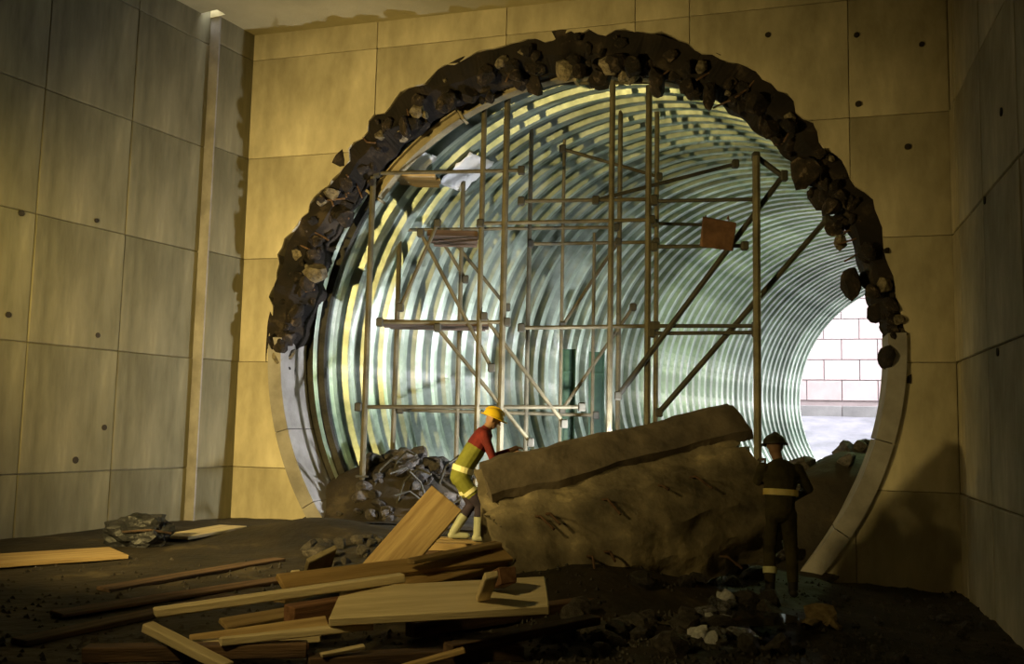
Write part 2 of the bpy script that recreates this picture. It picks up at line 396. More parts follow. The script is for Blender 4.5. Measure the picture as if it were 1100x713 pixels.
# dusty steel arch standing just inside the opening
ar = empty('steel_arch', A, 'dusty beige segmented steel arch under the broken crown', 'arch'); ar.matrix_world = WM
for (a0, a1, dr) in ((12, 41, .0), (41.6, 66, .03), (66.6, 92, .0), (92.6, 118, .02), (118.6, 144, .0)):
    ra = RL-0.22+dr
    cx = CS+sh.x/sh.y*0.75
    v = []; f = []
    for part, (ri, ro, ya, yb) in enumerate(((ra-0.10, ra-0.07, 0.66, 0.88), (ra-0.07, ra+0.07, 0.75, 0.79), (ra+0.07, ra+0.10, 0.66, 0.88))):
        vv, ff = arc_solid([(ro, ya), (ri, ya), (ri, yb), (ro, yb)], a0, a1, 10)
        k = len(v); v += [(x-CS+cx, y, z) for (x, y, z) in vv]; f += [tuple(i+k for i in q) for q in ff]
    sg = link('arch_segment', mesh('arch_segment', v, f), MT['arch'], ar)
    a = math.radians(a1)
    rot = Matrix.Rotation(-a, 3, 'Y')
    MB().box((cx+ra*math.cos(a), 0.77, CZ+ra*math.sin(a)), (0.34, 0.28, 0.05), rot).build('splice_plate', MT['arch'], sg)

# ------------------------------------------------------------------ corrugated tunnel liner, ring by ring
PITCHR = 0.5; T0 = 0.80
tl = empty('tunnel_liner', CEN+AX*T0, 'galvanised corrugated steel tunnel liner with close hoop ribs', 'tunnel', kind='structure')
prof = [(0.0, 0.0), (0.10, 0.0), (0.17, 0.15), (0.33, 0.15), (0.40, 0.0), (0.5, 0.0)]
n = 112; v = []; f = []
for (t, dr) in prof:
    for k in range(n):
        a = 2*math.pi*k/n; v.append(EW*((RL+dr)*math.cos(a))+Vector((0, 0, 1))*((RL+dr)*math.sin(a))+AX*t)
for i in range(len(prof)-1):
    for k in range(n): f.append((i*n+k, (i+1)*n+k, (i+1)*n+(k+1) % n, i*n+(k+1) % n))
me = mesh('liner_ring', v, f); me.materials.append(MT['liner'])
NR = int((TUN_L-T0)/PITCHR)
for k in range(NR):
    link('liner_ring', me, None, tl, AX*(PITCHR*k))
# opaque earth jacket outside the liner keeps daylight out
v = []; f = []
for t in (T0-0.4, TUN_L):
    for k in range(64):
        a = 2*math.pi*k/64; v.append(CEN+EW*((RL+0.35)*math.cos(a))+Vector((0, 0, 1))*((RL+0.35)*math.sin(a))+AX*t)
for k in range(64): f.append((k, (k+1) % 64, 64+(k+1) % 64, 64+k))
o = link('tunnel_backfill', mesh('tunnel_backfill', v, f), MT['mud']); tag(o, 'earth backfill packed around the tunnel liner', kind='structure')

# ------------------------------------------------------------------ left wall
K0 = Vector((A.x, A.y, 0))
L0 = atZ(0, 582, 0); DL = Vector((L0.x-A.x, L0.y-A.y, 0)).normalized()      # towards the camera
NL = Vector((-DL.y, DL.x, 0))
if NL.dot(Vector((1, 0, 0))) > 0: NL = -NL                                   # outwards
def frame(o0, e, nn):
    m = Matrix.Identity(4)
    for i in range(3):
        m[i][0] = e[i]; m[i][1] = nn[i]; m[i][2] = (0, 0, 1)[i]; m[i][3] = o0[i]
    return m
LM = frame(K0, -DL, NL)                        # local x is minus the distance from the corner
# where the step in the wall is
def on_left(x, y, off=0.0):
    d = ray(x, y); P0 = K0+NL*off; return CAM+d*((P0-CAM).dot(NL)/d.dot(NL))
step_s = (on_left(222, 300)-K0).dot(DL)
SET = 0.22                                      # the nearer part is set back
LEFT_LEN = 21.0
mb = MB().box((-(step_s/2-0.4), 0.035+0.5, 4.1), (step_s+0.8, 1.0, 11.4))
wl = mb.build('wall_left', MT['joint']); wl.matrix_world = LM
tag(wl, 'shade-darkened formed concrete side wall with a stepped pier', kind='structure')
MB().box((-(step_s+LEFT_LEN/2), SET+0.035+0.5, 4.1), (LEFT_LEN, 1.0, 11.4)).build('wall_base', MT['joint'], wl)
RL_ = [-1.0, 0.90, 2.80, 4.70, 6.60, 8.50, 9.7]
def lpanels(cols, off, m, zr):
    for i in range(len(cols)-1):
        for j in range(len(zr)-1):
            xa, xb = cols[i]+0.005, cols[i+1]-0.005; za, zb = zr[j]+0.005, min(zr[j+1], CEIL+0.3)-0.005
            link('wall_panel', bevelled_box('wall_panel', (xb-xa, 0.05, zb-za), 0.012), m, wl, (-(xa+xb)/2, off+0.012+random.uniform(-.008, .008), (za+zb)/2))
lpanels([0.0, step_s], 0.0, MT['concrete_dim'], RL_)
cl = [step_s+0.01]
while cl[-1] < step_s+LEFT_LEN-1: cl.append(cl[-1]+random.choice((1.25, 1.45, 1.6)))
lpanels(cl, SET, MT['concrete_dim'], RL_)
# face of the step, concrete made paler for the daylight on it
MB().box((-(step_s+0.006), (SET+0.03)/2, CEIL/2), (0.03, SET+0.05, CEIL)).build('step_face', MT['collar'], wl)
for (px, py) in ((104, 360), (111, 459), (22, 229), (103, 237), (8, 338), (80, 494), (210, 395)):
    p = wl.matrix_world.inverted() @ on_left(px, py, SET)
    tie_hole(wl, (p.x, SET-0.018, p.z), random.uniform(0.035, 0.055))

# ------------------------------------------------------------------ right wall
RB = A+EW*WALL_L; RM = frame(Vector((RB.x, RB.y, 0)), -NW, EW)
wr = MB().box((8.6, 0.035+0.5, 4.0), (19.0, 1.0, 11.6)).build('wall_right', MT['joint']); wr.matrix_world = RM
tag(wr, 'dim formed concrete side wall beside the opening', kind='structure')
cr = [0.02, 0.22, 0.5, 0.62, 2.3, 4.2, 6.1, 8.0, 9.9, 11.8]
for i in range(len(cr)-1):
    for j in range(len(ROWS)-1):
        xa, xb = cr[i]+0.008, cr[i+1]-0.008; za, zb = ROWS[j]+0.01, min(ROWS[j+1], CEIL+0.3)-0.01
        y = 0.012+(random.uniform(-0.02, 0.03) if i < 3 else random.uniform(-.006, .006))
        link('wall_panel', bevelled_box('wall_panel', (xb-xa, 0.05, zb-za), 0.012), MT['concrete'], wr, ((xa+xb)/2, y, (za+zb)/2))
def on_right(x, y):
    d = ray(x, y); P0 = Vector((RB.x, RB.y, 0)); return CAM+d*((P0-CAM).dot(EW)/d.dot(EW))
for (px, py) in ((1074, 378), (1078, 120), (1060, 215)):
    p = wr.matrix_world.inverted() @ on_right(px, py); tie_hole(wr, (p.x, -0.02, p.z), 0.05)

# ceiling with a narrow daylight slot over the step of the left wall
ce = bpy.data.objects.new('ceiling', None)
sa = K0+DL*(step_s+0.05); sb = K0+DL*(step_s+0.26)
def poly_prism(pts, z0, z1):
    n = len(pts); v = [(p[0], p[1], z) for z in (z0, z1) for p in pts]
    f = [tuple(range(n))[::-1], tuple(range(n, 2*n))]+[(i, (i+1) % n, n+(i+1) % n, n+i) for i in range(n)]
    return v, f
out = 1.2
P = lambda q: (q.x, q.y)
inr = 0.16                                         # slot reaches this far from the wall into the room
Q1 = K0+DL*(-1.5)+NL*out; Q2 = sa+NL*out; Q3 = sa-NL*inr; Q4 = sb-NL*inr; Q5 = sb+NL*out
Q6 = K0+DL*(step_s+LEFT_LEN+1)+NL*out
ER = Vector((RB.x, RB.y, 0))
pts = [Q1, Q2, Q3, Q4, Q5, Q6, Vector((-16, -3.0, 0)), Vector((ER.x+1, -3.0, 0)), ER+EW*1.5-NW*15, ER+EW*1.5+NW*1.2]
v, f = poly_prism([P(q) for q in pts], CEIL, CEIL+0.35)
o = link('ceiling', mesh('ceiling', v, f), MT['ceiling']); tag(o, 'concrete ceiling slab over the shaft with a narrow slot', kind='structure')
# wall behind the camera
MB().box((-3, -2.2, 4.2), (30, 0.4, 11.4)).build('wall_rear', MT['concrete']).__setitem__('kind', 'structure')

# ------------------------------------------------------------------ outside the tunnel mouth
OUT = CEN+AX*TUN_L
def out_pt(t, s, z): p = CEN+AX*(TUN_L+t)+EW*s; return Vector((p.x, p.y, z))
ng = 20; v = []; f = []
for j in range(ng+1):
    t = 0.1+11*j/ng
    for i in range(ng+1):
        s = -11+26*i/ng; z = 0.05+0.02*TUN_L + 1.9*sstep(0.5, 9.5, t)+0.08*fbm(t, s, 0.9)
        v.append(out_pt(t, s, z))
for j in range(ng):
    for i in range(ng):
        k = j*(ng+1)+i; f.append((k, k+1, k+ng+2, k+ng+1))
o = link('floor_yard', smooth(mesh('floor_yard', v, f)), MT['yard']); tag(o, 'pale earth ramp rising outside the tunnel mouth', kind='structure')
FM = frame(out_pt(11, 0, 0), EW, NW)
bw = MB().box((2, 0.3, 5.0), (26, 0.4, 9.0)).build('wall_outside', MT['mortar']); bw.matrix_world = FM
tag(bw, 'pinkish blockwork wall in daylight beyond the tunnel mouth', kind='structure')
blk = bevelled_box('wall_block', (1.76, 0.2, 1.06), 0.02); blk.materials.append(MT['pink'])
for j in range(6):
    for i in range(14):
        x = -11+1.8*i+(0.9 if j % 2 else 0); link('wall_block', blk, None, bw, (x, 0.06, 3.95+1.1*j))
kb = empty('base_kerb', out_pt(10.6, 0, 2.4), 'dark grey concrete kerb at the foot of the pinkish wall', 'kerb'); kb.matrix_world = frame(out_pt(10.55, 0, 0), EW, NW)
kbm = bevelled_box('kerb_block', (2.36, 0.5, 1.0), 0.03); kbm.materials.append(MT['kerb'])
for i in range(10): link('kerb_block', kbm, None, kb, (-10+2.4*i, 0, 2.62))

# unseen green and white lamps added to brighten the tunnel liner
def added_lamp(t, s, z, power, col):
    p = CEN+AX*t+EW*s; p = Vector((p.x, p.y, z))
    o = empty('added_tunnel_lamp', p, 'small added caged lamp glowing '+('white' if col[0] > 0.9 else 'green')+' fixed to the tunnel liner', 'lamp', ('white' if col[0] > 0.9 else 'green')+' added lamps along the tunnel')
    MB().tube([p+Vector((0, 0, .10)), p+Vector((0, 0, .22))], 0.09, 12).build('lamp_base', MT['lamp_body'], o, origin=p)
    MB().tube([p+Vector((0, 0, -.08)), p+Vector((0, 0, -.03)), p+Vector((0, 0, .05)), p+Vector((0, 0, .10))], [0.03, 0.07, 0.07, 0.05], 12).build('bulb', emit('lamp_glow', col, 30), o, origin=p, sm=True)
    l = bpy.data.lights.new('lamp_light', 'SPOT' if col[0] > 0.9 else 'POINT'); l.energy = power; l.color = col; l.shadow_soft_size = 0.1
    lo = bpy.data.objects.new('lamp_light', l); COL.objects.link(lo); lo.parent = o; lo.location = (0, 0, -0.16)
    if l.type == 'SPOT':
        l.spot_size = math.radians(120); l.spot_blend = 1.0; lo.rotation_euler = (-EW-Vector((0, 0, 0.28))).to_track_quat('-Z', 'Y').to_euler()
for (t, a, pw, col) in ((6.0, 26, 130, (0.78, 1.0, 0.42)), (10.0, 26, 130, (0.78, 1.0, 0.42)), (7.0, -2, 900, (0.95, 0.98, 1.0)), (11.0, -2, 800, (0.95, 0.98, 1.0)), (15.5, -2, 600, (0.95, 0.98, 1.0))):
    a = math.radians(a); added_lamp(t, (RL-0.35)*math.cos(a), CZ+(RL-0.35)*math.sin(a), pw, col)

# ------------------------------------------------------------------ scaffold in the tunnel mouth
YF, YB = 16.9, 18.6
def tz(p):
    q = p-CEN; t = q.dot(NW)/AX.dot(NW); sx = (q-AX*t).dot(EW); return tunnel_z(t, sx)
sc = empty('scaffold_tower', atY(600, 520, YF), 'dusty tube scaffold with ledgers, braces and boards standing in the tunnel mouth', 'scaffold')
SO = sc.location.copy()
cpl = bevelled_box('coupler', (0.13, 0.13, 0.16), 0.02); cpl.materials.append(MT['tube_dark'])
def standard(px, ytop, Y, r=0.045, m='tube', ybot=None, ymid=300):
    c = atY(px, ymid, Y); top = atY(px, ytop, Y).z
    bot = tz(Vector((c.x, Y, 0)))-0.05 if ybot is None else atY(px, ybot, Y).z
    a = Vector((c.x, Y, bot)); b = Vector((c.x, Y, top))
    o = MB().tube([a, b], r, 8).build('standard', MT[m], sc, origin=SO, sm=False)
    if ybot is None:
        MB().box((c.x, Y, bot+0.06), (0.22, 0.22, 0.03)).build('base_plate', MT['tube_dark'], o, origin=SO)
    return o
def bar(name, x1, y1, Y1, x2, y2, Y2, r=0.035, m='tube', ends=True):
    a = atY(x1, y1, Y1); b = atY(x2, y2, Y2)
    o = MB().tube([a, b], r, 8).build(name, MT[m], sc, origin=SO)
    if ends:
        for p in (a, b): link('coupler', cpl, None, o, p-SO)
    return o
for (px, yt, Y, r) in ((397, 190, YF, .055), (516, 84, YF, .05), (541, 90, YF, .06), (656, 62, YF, .055), (696, 92, YF, .06), (813, 168, 16.2, .07),
                       (428, 185, YB, .05), (568, 92, YB, .045), (604, 150, YB, .035), (665, 96, YB, .05), (705, 100, YB, .05), (495, 190, YB, .045), (638, 250, YB, .035)):
    standard(px, yt, Y, r, 'tube')
for a in ((385, 437, YF, 625, 437, YF), (405, 186, YF, 560, 183, YF), (508, 91, YF, 722, 88, YF), (560, 216, YF, 702, 214, YF), (428, 247, YB, 662, 244, YB),
          (570, 262, YB, 705, 260, YB), (560, 352, YF, 705, 350, YF), (604, 160, YB, 708, 190, YB), (430, 440, YB, 640, 446, YB), (516, 240, YF, 700, 236, YF), (408, 346, YF, 545, 346, YF)):
    bar('ledger', *a, r=0.036)
for a in ((700, 350, YF, 812, 350, 16.3), (700, 358, YF, 812, 357, 16.3), (703, 216, YF, 812, 214, 16.3), (703, 265, YF, 800, 264, 16.4), (640, 215, YF, 790, 176, 16.9),
          (703, 240, YB, 780, 242, YB)):
    bar('ledger', *a, r=0.036, m='tube_dark')
for a in ((842, 188, 16.3, 664, 425, 16.9), (888, 236, 16.4, 708, 443, 16.9), (812, 168, 16.3, 842, 190, 16.3)):
    bar('brace', *a, r=0.052, m='tube_dark')
for a in ((452, 250, YF, 528, 395, YF), (520, 340, YF, 606, 455, YF), (470, 352, YF, 570, 475, YF), (500, 300, YB, 470, 250, YB), (480, 250, YB, 545, 330, YB), (430, 330, YF, 470, 240, YF), (604, 440, YB, 680, 330, YB), (664, 260, YB, 604, 350, YB)):
    bar('brace', *a, r=0.036, m='tube')
def board(x1, y1, x2, y2, Y, dep=0.9, th=0.05, m='wood_dark', n=3):
    a = atY(x1, y1, Y); b = atY(x2, y2, Y)
    for k in range(n):
        y = Y+dep*(k+0.5)/n; d = Vector((b.x-a.x, 0, 0)); z = (a.z+b.z)/2+random.uniform(-.01, .01)
        MB().box(((a.x+b.x)/2, y, z), (d.length+random.uniform(-.1, .1), dep/n-0.012, th)).build('scaffold_board', MT[m], sc, origin=SO)
board(410, 345, 522, 347, YF, 1.1, 0.09); board(460, 249, 512, 252, YF, 1.1, 0.10); board(424, 187, 470, 187, YF+.2, 0.9, 0.05, 'wood')
# rusty sheet hung on the rail
c = atY(771, 251, 16.25); rs = empty('rusty_plate', c, 'rusty brown steel plate hooked on the scaffold rail', 'plate')
bmp = bevelled_box('plate', (0.60, 0.06, 0.52), 0.012, 0.03)
o = link('plate', bmp, MT['rust'], rs); o.rotation_euler = (0.05, 0.1, 0.15)
for dx in (-0.2, 0.2): MB().tube([(dx, 0, 0.25), (dx, 0.05, 0.33), (dx, 0.14, 0.30)], 0.014, 6).build('hook', MT['rebar'], rs)
# green steel shutters leaning against the liner
for (px, yt, yb, w_, lab) in ((611, 375, 450, 0.26, 'narrow dark green steel panel standing beside the scaffold pole'), (641, 378, 455, 0.30, 'dark green steel panel upright behind the worker with yellow helmet')):
    Y = 20.4; t_ = atY(px, yt, Y); bz = tz(Vector((t_.x, Y, 0)))
    g = empty('green_panel', Vector((t_.x, Y, bz)), lab, 'panel'); h = t_.z-bz
    MB().box((0, 0, h/2), (w_, 0.05, h)).build('plate', MT['green'], g)
    for dx in (-1, 1): MB().box((dx*(w_/2), -0.04, h/2), (0.04, 0.09, h)).build('edge_rib', MT['green'], g)
    for zz in (0.15, 0.5, 0.85): MB().box((0, -0.04, h*zz), (w_, 0.07, 0.04)).build('stiffener', MT['green'], g)
# white patches standing in for bright light on the liner's upper left
def liner_point(t, deg, dr=-0.06):
    a = math.radians(deg); return CEN+AX*t+EW*((RL+dr)*math.cos(a))+Vector((0, 0, (RL+dr)*math.sin(a)))
def sheet(t0, t1, d0, d1, lab):
    v = []; f = []; n = 10
    for i in range(n+1):
        for j in range(n+1):
            t = t0+(t1-t0)*i/n; d = d0+(d1-d0)*j/n
            v.append(liner_point(t, d, -0.05-0.05*abs(math.sin(i*1.3+j*0.8))-0.02*random.random()))
    for i in range(n):
        for j in range(n):
            k = i*(n+1)+j; f.append((k, k+1, k+n+2, k+n+1))
    c = liner_point(t0, d0); me = smooth(mesh('light_patch', [p-c for p in v], f))
    o = link('light_patch', me, MT['sheet'], None, c); md = o.modifiers.new('thick', 'SOLIDIFY'); md.thickness = 0.008
    tag(o, lab, 'plastic sheet')
sheet(1.1, 1.6, 131, 139, 'crumpled white patch painted as light under the broken crown')
sheet(2.2, 3.0, 127, 137, 'long pale patch painted as light along the corrugated liner')

# ------------------------------------------------------------------ the cut wall slab lying across the mouth
def slab_obj():
    aT = atY(508, 500, 10.6); bT = atY(786, 436, 11.6)              # upper long edge, left to right
    c = (aT+bT)/2; base = Vector((c.x, c.y-0.5, ground(c.x, c.y-0.5)))
    root = empty('concrete_slab', base, 'huge broken slab of cut concrete wall lying tilted across the mouth', 'slab')
    ex = (bT-aT).normalized(); L = (bT-aT).length
    ey = Vector((-ex.y, ex.x, 0)).normalized(); ez = ex.cross(ey)
    # cross-section (towards camera = negative y, up z) from the upper edge round the front
    def sweep(name, prof, l0, l1, n, m, seed, rag=0.06, parent=root):
        v = []; f = []; k = len(prof)
        for i in range(n+1):
            u = i/n
            for j, (y, z) in enumerate(prof):
                p = aT+ex*(l0+(l1-l0)*u)+ey*y+ez*z
                q = p*1.3+Vector((seed, 0, 0))
                p = p+Vector((noise.noise(q), noise.noise(q+Vector((7, 0, 0))), noise.noise(q+Vector((0, 9, 0)))))*rag*1.6
                q = p*4.5; p = p+Vector((noise.noise(q), noise.noise(q+Vector((7, 0, 0))), noise.noise(q+Vector((0, 9, 0)))))*rag
                if i in (0, n) and name == 'slab_body': p += ex*(0.22*noise.noise(Vector((j*0.9, seed, i))))
                v.append(p-base)
        for i in range(n):
            for j in range(k): f.append((i*k+j, i*k+(j+1) % k, (i+1)*k+(j+1) % k, (i+1)*k+j))
        f.append(tuple(range(k))[::-1]); f.append(tuple(range(n*k, n*k+k)))
        me = smooth(mesh(name, v, f)); me.set_sharp_from_angle(angle=math.radians(38)); return link(name, me, MT[m], parent)
    def fine(pts, per=5):
        o = []
        for i in range(len(pts)):
            a, b = pts[i], pts[(i+1) % len(pts)]
            for q in range(per): o.append((a[0]+(b[0]-a[0])*q/per, a[1]+(b[1]-a[1])*q/per))
        return o
    sweep('slab_body', fine([(0.0, -0.10), (-0.32, -0.42), (-0.62, -0.62), (-0.95, -1.00), (-0.98, -1.30), (-0.75, -1.75), (-0.20, -1.80), (0.05, -1.2)]), 0.02, L-0.22, 34, 'slab', 3.0)
    sweep('outer_crust', fine([(0.05, 0.03), (-0.08, 0.00), (-0.32, -0.30), (-0.28, -0.40), (0.08, -0.16)], 3), 0.05, L, 26, 'slab_dark', 8.0, 0.035)
    for k in range(9):
        l = random.uniform(0.3, L); y, z = random.choice(((-0.95, -1.1), (-0.9, -1.5), (-0.62, -0.62)))
        a = aT+ex*l+ey*y+ez*z-base
        MB().tube([a, a-ey*0.15+ez*0.02, a-ey*0.32+Vector((random.uniform(-.1, .1), 0, -random.uniform(0, .15)))], 0.014, 6).build('rebar', MT['rebar'], root)
    return root
slab_obj()

# ------------------------------------------------------------------ timber heap in the foreground
PIECES = 0
def plank(x1, y1, z1, x2, y2, z2, width, th, m, lab, roll=0.0, cat='plank', group=None):
    a = atZ(x1, y1, z1); b = atZ(x2, y2, z2); d = b-a; L = d.length
    me = bevelled_box('timber', (L, width, th), min(0.008, th*0.2), 0.006); me.materials.append(MT[m])
    o = link(cat.replace(' ', '_') if cat != 'plank' else 'timber_plank', me, None, None, (a+b)/2)
    o.rotation_euler = (d.to_track_quat('X', 'Z').to_matrix() @ Matrix.Rotation(roll, 3, 'X')).to_euler()
    return tag(o, lab, cat, group)
def heap(*a, **k): return plank(*a, **k)
heap(404, 622, 0.12, 480, 535, 0.95, 0.44, 0.06, 'wood', 'wide tan board leaning up from the timber heap to the worker', 1.0)
heap(425, 634, 0.20, 530, 606, 0.29, 0.40, 0.07, 'wood_tan', 'thick orange-tan plank ramping up to the fallen slab', 0.3)
heap(310, 664, 0.10, 525, 628, 0.12, 0.16, 0.20, 'wood_red', 'red-brown squared beam buried in the timber heap')
heap(300, 646, 0.20, 545, 612, 0.26, 0.20, 0.05, 'wood_tan', 'brown plank resting on the red-brown beam', 0.5)
heap(165, 667, 0.32, 432, 628, 0.46, 0.12, 0.06, 'wood_pale', 'long pale batten along the upper edge of the heap')
heap(360, 668, 0.24, 588, 655, 0.36, 0.62, 0.06, 'wood_pale', 'wide pale plywood sheet lying on top of the heap', 0.2, 'plywood sheet')
heap(158, 668, 0.30, 246, 712, 0.14, 0.10, 0.06, 'wood_pale', 'short pale batten at the loose end of the heap')
heap(172, 694, 0.10, 345, 682, 0.16, 0.10, 0.06, 'wood_pale', 'pale batten crossing under the loose end of the heap')
heap(205, 684, 0.10, 352, 664, 0.16, 0.16, 0.05, 'wood', 'mid-brown plank between the pale battens', 0.4)
heap(200, 702, 0.05, 330, 690, 0.06, 0.12, 0.06, 'wood_red', 'red-brown joist beneath the mid-brown plank')
heap(235, 712, 0.05, 400, 694, 0.10, 0.09, 0.05, 'wood_pale', 'thin pale lath lowest in the heap')
heap(90, 712, 0.05, 330, 706, 0.06, 0.16, 0.10, 'wood_dark', 'black-stained beam lying flat on the mud before the heap')
heap(330, 712, 0.03, 560, 700, 0.03, 0.16, 0.10, 'wood_dark', 'dark beam under the front edge of the plywood sheet')
heap(420, 712, 0.06, 500, 690, 0.20, 0.07, 0.04, 'wood', 'short brown lath poking out before the plywood sheet')
heap(345, 697, 0.14, 392, 688, 0.17, 0.06, 0.03, 'wood_pale', 'short pale offcut on the dark beam')
heap(440, 676, 0.10, 690, 640, 0.06, 0.14, 0.12, 'wood_dark', 'dark beam running in under the fallen slab')
heap(440, 622, 0.30, 535, 601, 0.36, 0.12, 0.05, 'wood', 'narrow brown plank laid against the slab end')
heap(300, 628, 0.22, 420, 602, 0.24, 0.14, 0.05, 'wood', 'loose brown board behind the long pale batten')
heap(518, 652, 0.40, 528, 628, 0.62, 0.10, 0.05, 'wood_pale', 'short pale stub standing up on the plywood sheet', 0.2, 'timber block')
heap(532, 646, 0.40, 545, 640, 0.48, 0.14, 0.12, 'wood_red', 'red-brown wood block sitting on the plywood sheet', 0.0, 'timber block')
heap(338, 624, 0.20, 346, 592, 0.55, 0.30, 0.05, 'wood_pale', 'pale square board end sticking up by the collar', 0.5, 'timber block')
heap(312, 618, 0.10, 318, 606, 0.26, 0.10, 0.05, 'wood_pale', 'small pale block beside the square board end', 0.0, 'timber block')
heap(430, 656, 0.18, 590, 624, 0.18, 0.15, 0.06, 'wood', 'brown board sloping down from the slab over the beam', 0.5)
heap(395, 612, 0.20, 470, 570, 0.50, 0.12, 0.05, 'wood_dark', 'dark board edge beside the wide tan board', 0.7)
heap(480, 700, 0.10, 640, 668, 0.14, 0.12, 0.08, 'wood_dark', 'dark joist end sticking out before the slab')
heap(240, 655, 0.16, 330, 640, 0.18, 0.16, 0.04, 'wood', 'short brown board behind the long pale batten', 0.3)
# boards on the left of the shaft
heap(-60, 604, 0.05, 128, 592, 0.05, 0.85, 0.05, 'wood', 'yellowish plywood sheet flat on the floor along the side wall', 0, 'plywood sheet')
heap(186, 577, 0.06, 250, 566, 0.06, 0.50, 0.05, 'wood_pale', 'short pale board on the floor in the wall corner')
heap(60, 660, 0.03, 330, 618, 0.03, 0.22, 0.04, 'wood_dark', 'dark mud-caked plank pressed into the floor')
heap(20, 690, 0.03, 250, 640, 0.03, 0.20, 0.04, 'wood_dark', 'second dark mud-caked plank nearer the loose battens')
heap(110, 632, 0.03, 300, 600, 0.03, 0.20, 0.04, 'wood_dark', 'dark mud-caked plank towards the side wall')
# let the heap settle: no plank runs through another, each rests on what is below it
from mathutils.bvhtree import BVHTree
def bvh(o, dz):
    q = o.rotation_euler.to_matrix(); l = o.location+Vector((0, 0, dz))
    return BVHTree.FromPolygons([q @ v_.co+l for v_ in o.data.vertices], [tuple(p_.vertices) for p_ in o.data.polygons])
def clear(o, dz): 
    t_ = bvh(o, dz); return not any(t_.overlap(x) for x in placed)
def low(o, dz):
    q = o.rotation_euler.to_matrix()
    return min((q @ v_.co+o.location).z+dz-ground((q @ v_.co+o.location).x, (q @ v_.co+o.location).y) for v_ in o.data.vertices)
placed = []
lumber = [o for o in COL.objects if o.parent is None and o.name.split('.')[0] in ('timber_plank', 'timber_block', 'plywood_sheet')]
lumber.sort(key=lambda o: (o.location.z-ground(o.location.x, o.location.y))+(5 if 'leaning' in o['label'] else 0))
for o in lumber:
    dz = 0.0
    while dz < 0.6 and not clear(o, dz): dz += 0.01
    if dz == 0.0:
        while dz > -0.3 and low(o, dz-0.01) > -0.012 and clear(o, dz-0.01): dz -= 0.01
    o.location.z += dz; placed.append(bvh(o, 0))
# tarp bundle
c = atZ(150, 586, 0.0); tb = empty('tarp_bundle', c, 'black tarpaulin bundle dumped at the foot of the side wall', 'tarpaulin')
bm = bmesh.new(); bmesh.ops.create_icosphere(bm, subdivisions=4, radius=1)
for vt in bm.verts:
    q = vt.co.copy(); k = 1+0.35*noise.noise(q*1.8)+0.16*noise.noise(q*5)
    vt.co = Vector((q.x*0.46*k, q.y*0.30*k, max(-0.02, 0.17+q.z*0.26*k)))
me = bpy.data.meshes.new('tarp'); bm.to_mesh(me); bm.free(); link('tarp', me, MT['tarp'], tb)
MB().tube([(-0.42, -0.1, 0.2), (-0.1, -0.33, 0.22), (0.25, -0.28, 0.25), (0.44, -0.05, 0.18)], 0.015, 6).build('rope', MT['wood_dark'], tb)

# ------------------------------------------------------------------ rubble
VR = {k: variants('stone', MT[k], 5, sub=2) for k in ('rock', 'rock_wet', 'rock_tan', 'rock_glint')}
def stone(kind, p, s, lab, grp, sink=0.3, cat='stone'):
    o = link('rubble_stone', random.choice(VR[kind]), None, None, p+Vector((0, 0, s*(0.6-sink))))
    o.scale = (s*random.uniform(.8, 1.4), s*random.uniform(.8, 1.2), s*random.uniform(.6, .9)); o.rotation_euler = (random.uniform(-.3, .3), random.uniform(-.3, .3), random.uniform(0, 6.28))
    return tag(o, lab, cat, grp)
def gp(px, py):
    z = 0.0
    for _ in range(6):
        p = atZ(px, py, z); z = ground(p.x, p.y)
    p.z = z; return p
def big(s_, txt): return ('large ' if s_ > 0.14 else 'small ')+txt
for k in range(46):
    px = random.uniform(600, 860); py = random.uniform(605, 705)
    if 815 < px < 850 and py < 660: continue
    stone('rock', gp(px, py), random.uniform(0.05, 0.17), 'dark broken stone in the heap under the slab', 'dark stones under the slab')
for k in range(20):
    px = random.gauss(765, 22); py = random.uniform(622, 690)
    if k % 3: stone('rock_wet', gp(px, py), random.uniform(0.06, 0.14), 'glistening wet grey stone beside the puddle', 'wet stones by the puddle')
    else: stone('rock_glint', gp(px, py), random.uniform(0.07, 0.13), 'pale whitish stone painted as a glint beside the puddle', 'pale glint stones by the puddle')
for (px, py, s) in ((882, 668, .16), (872, 676, .10), (896, 674, .09)): stone('rock_tan', gp(px, py), s, 'tan stone on the dark mud beyond the puddle', 'tan stones on the mud')
for k in range(34):
    px = random.uniform(880, 1090); py = random.uniform(640, 712); p = gp(px, py)
    if p.x > 7.2: continue
    stone('rock', p, random.uniform(0.03, 0.09), 'small dark stone scattered on the mud by the right wall', 'small stones on the mud')
for k in range(75):
    t = random.uniform(1.0, 4.2); s_ = random.uniform(-4.6, -1.6); s_ = max(-4.1, min(4.1, s_)); p = CEN+AX*t+EW*s_; p = Vector((p.x, p.y, tunnel_z(t, s_)))
    stone('rock', p, random.uniform(0.08, 0.26), 'dark rubble block in the heap behind the left collar', 'rubble behind the left collar')
for k in range(50):
    t = random.uniform(0.9, 5.0); s_ = random.uniform(1.2, 4.6); s_ = max(-4.1, min(4.1, s_)); p = CEN+AX*t+EW*s_; p = Vector((p.x, p.y, tunnel_z(t, s_)))
    stone('rock', p, random.uniform(0.08, 0.28), 'dark rubble block in the heap behind the right collar', 'rubble behind the right collar')
for k in range(26):
    px = random.uniform(330, 470); py = random.uniform(575, 612); stone('rock', gp(px, py), random.uniform(0.05, 0.15), 'dark stone between the timber heap and the collar', 'stones by the timber heap')
def tfloor(t, s_):
    p = CEN+AX*t+EW*s_; k_ = sstep(-0.3, 1.1, t); return Vector((p.x, p.y, (ground(p.x, p.y)+0.03)*(1-k_)+tunnel_z(t, s_)*k_))
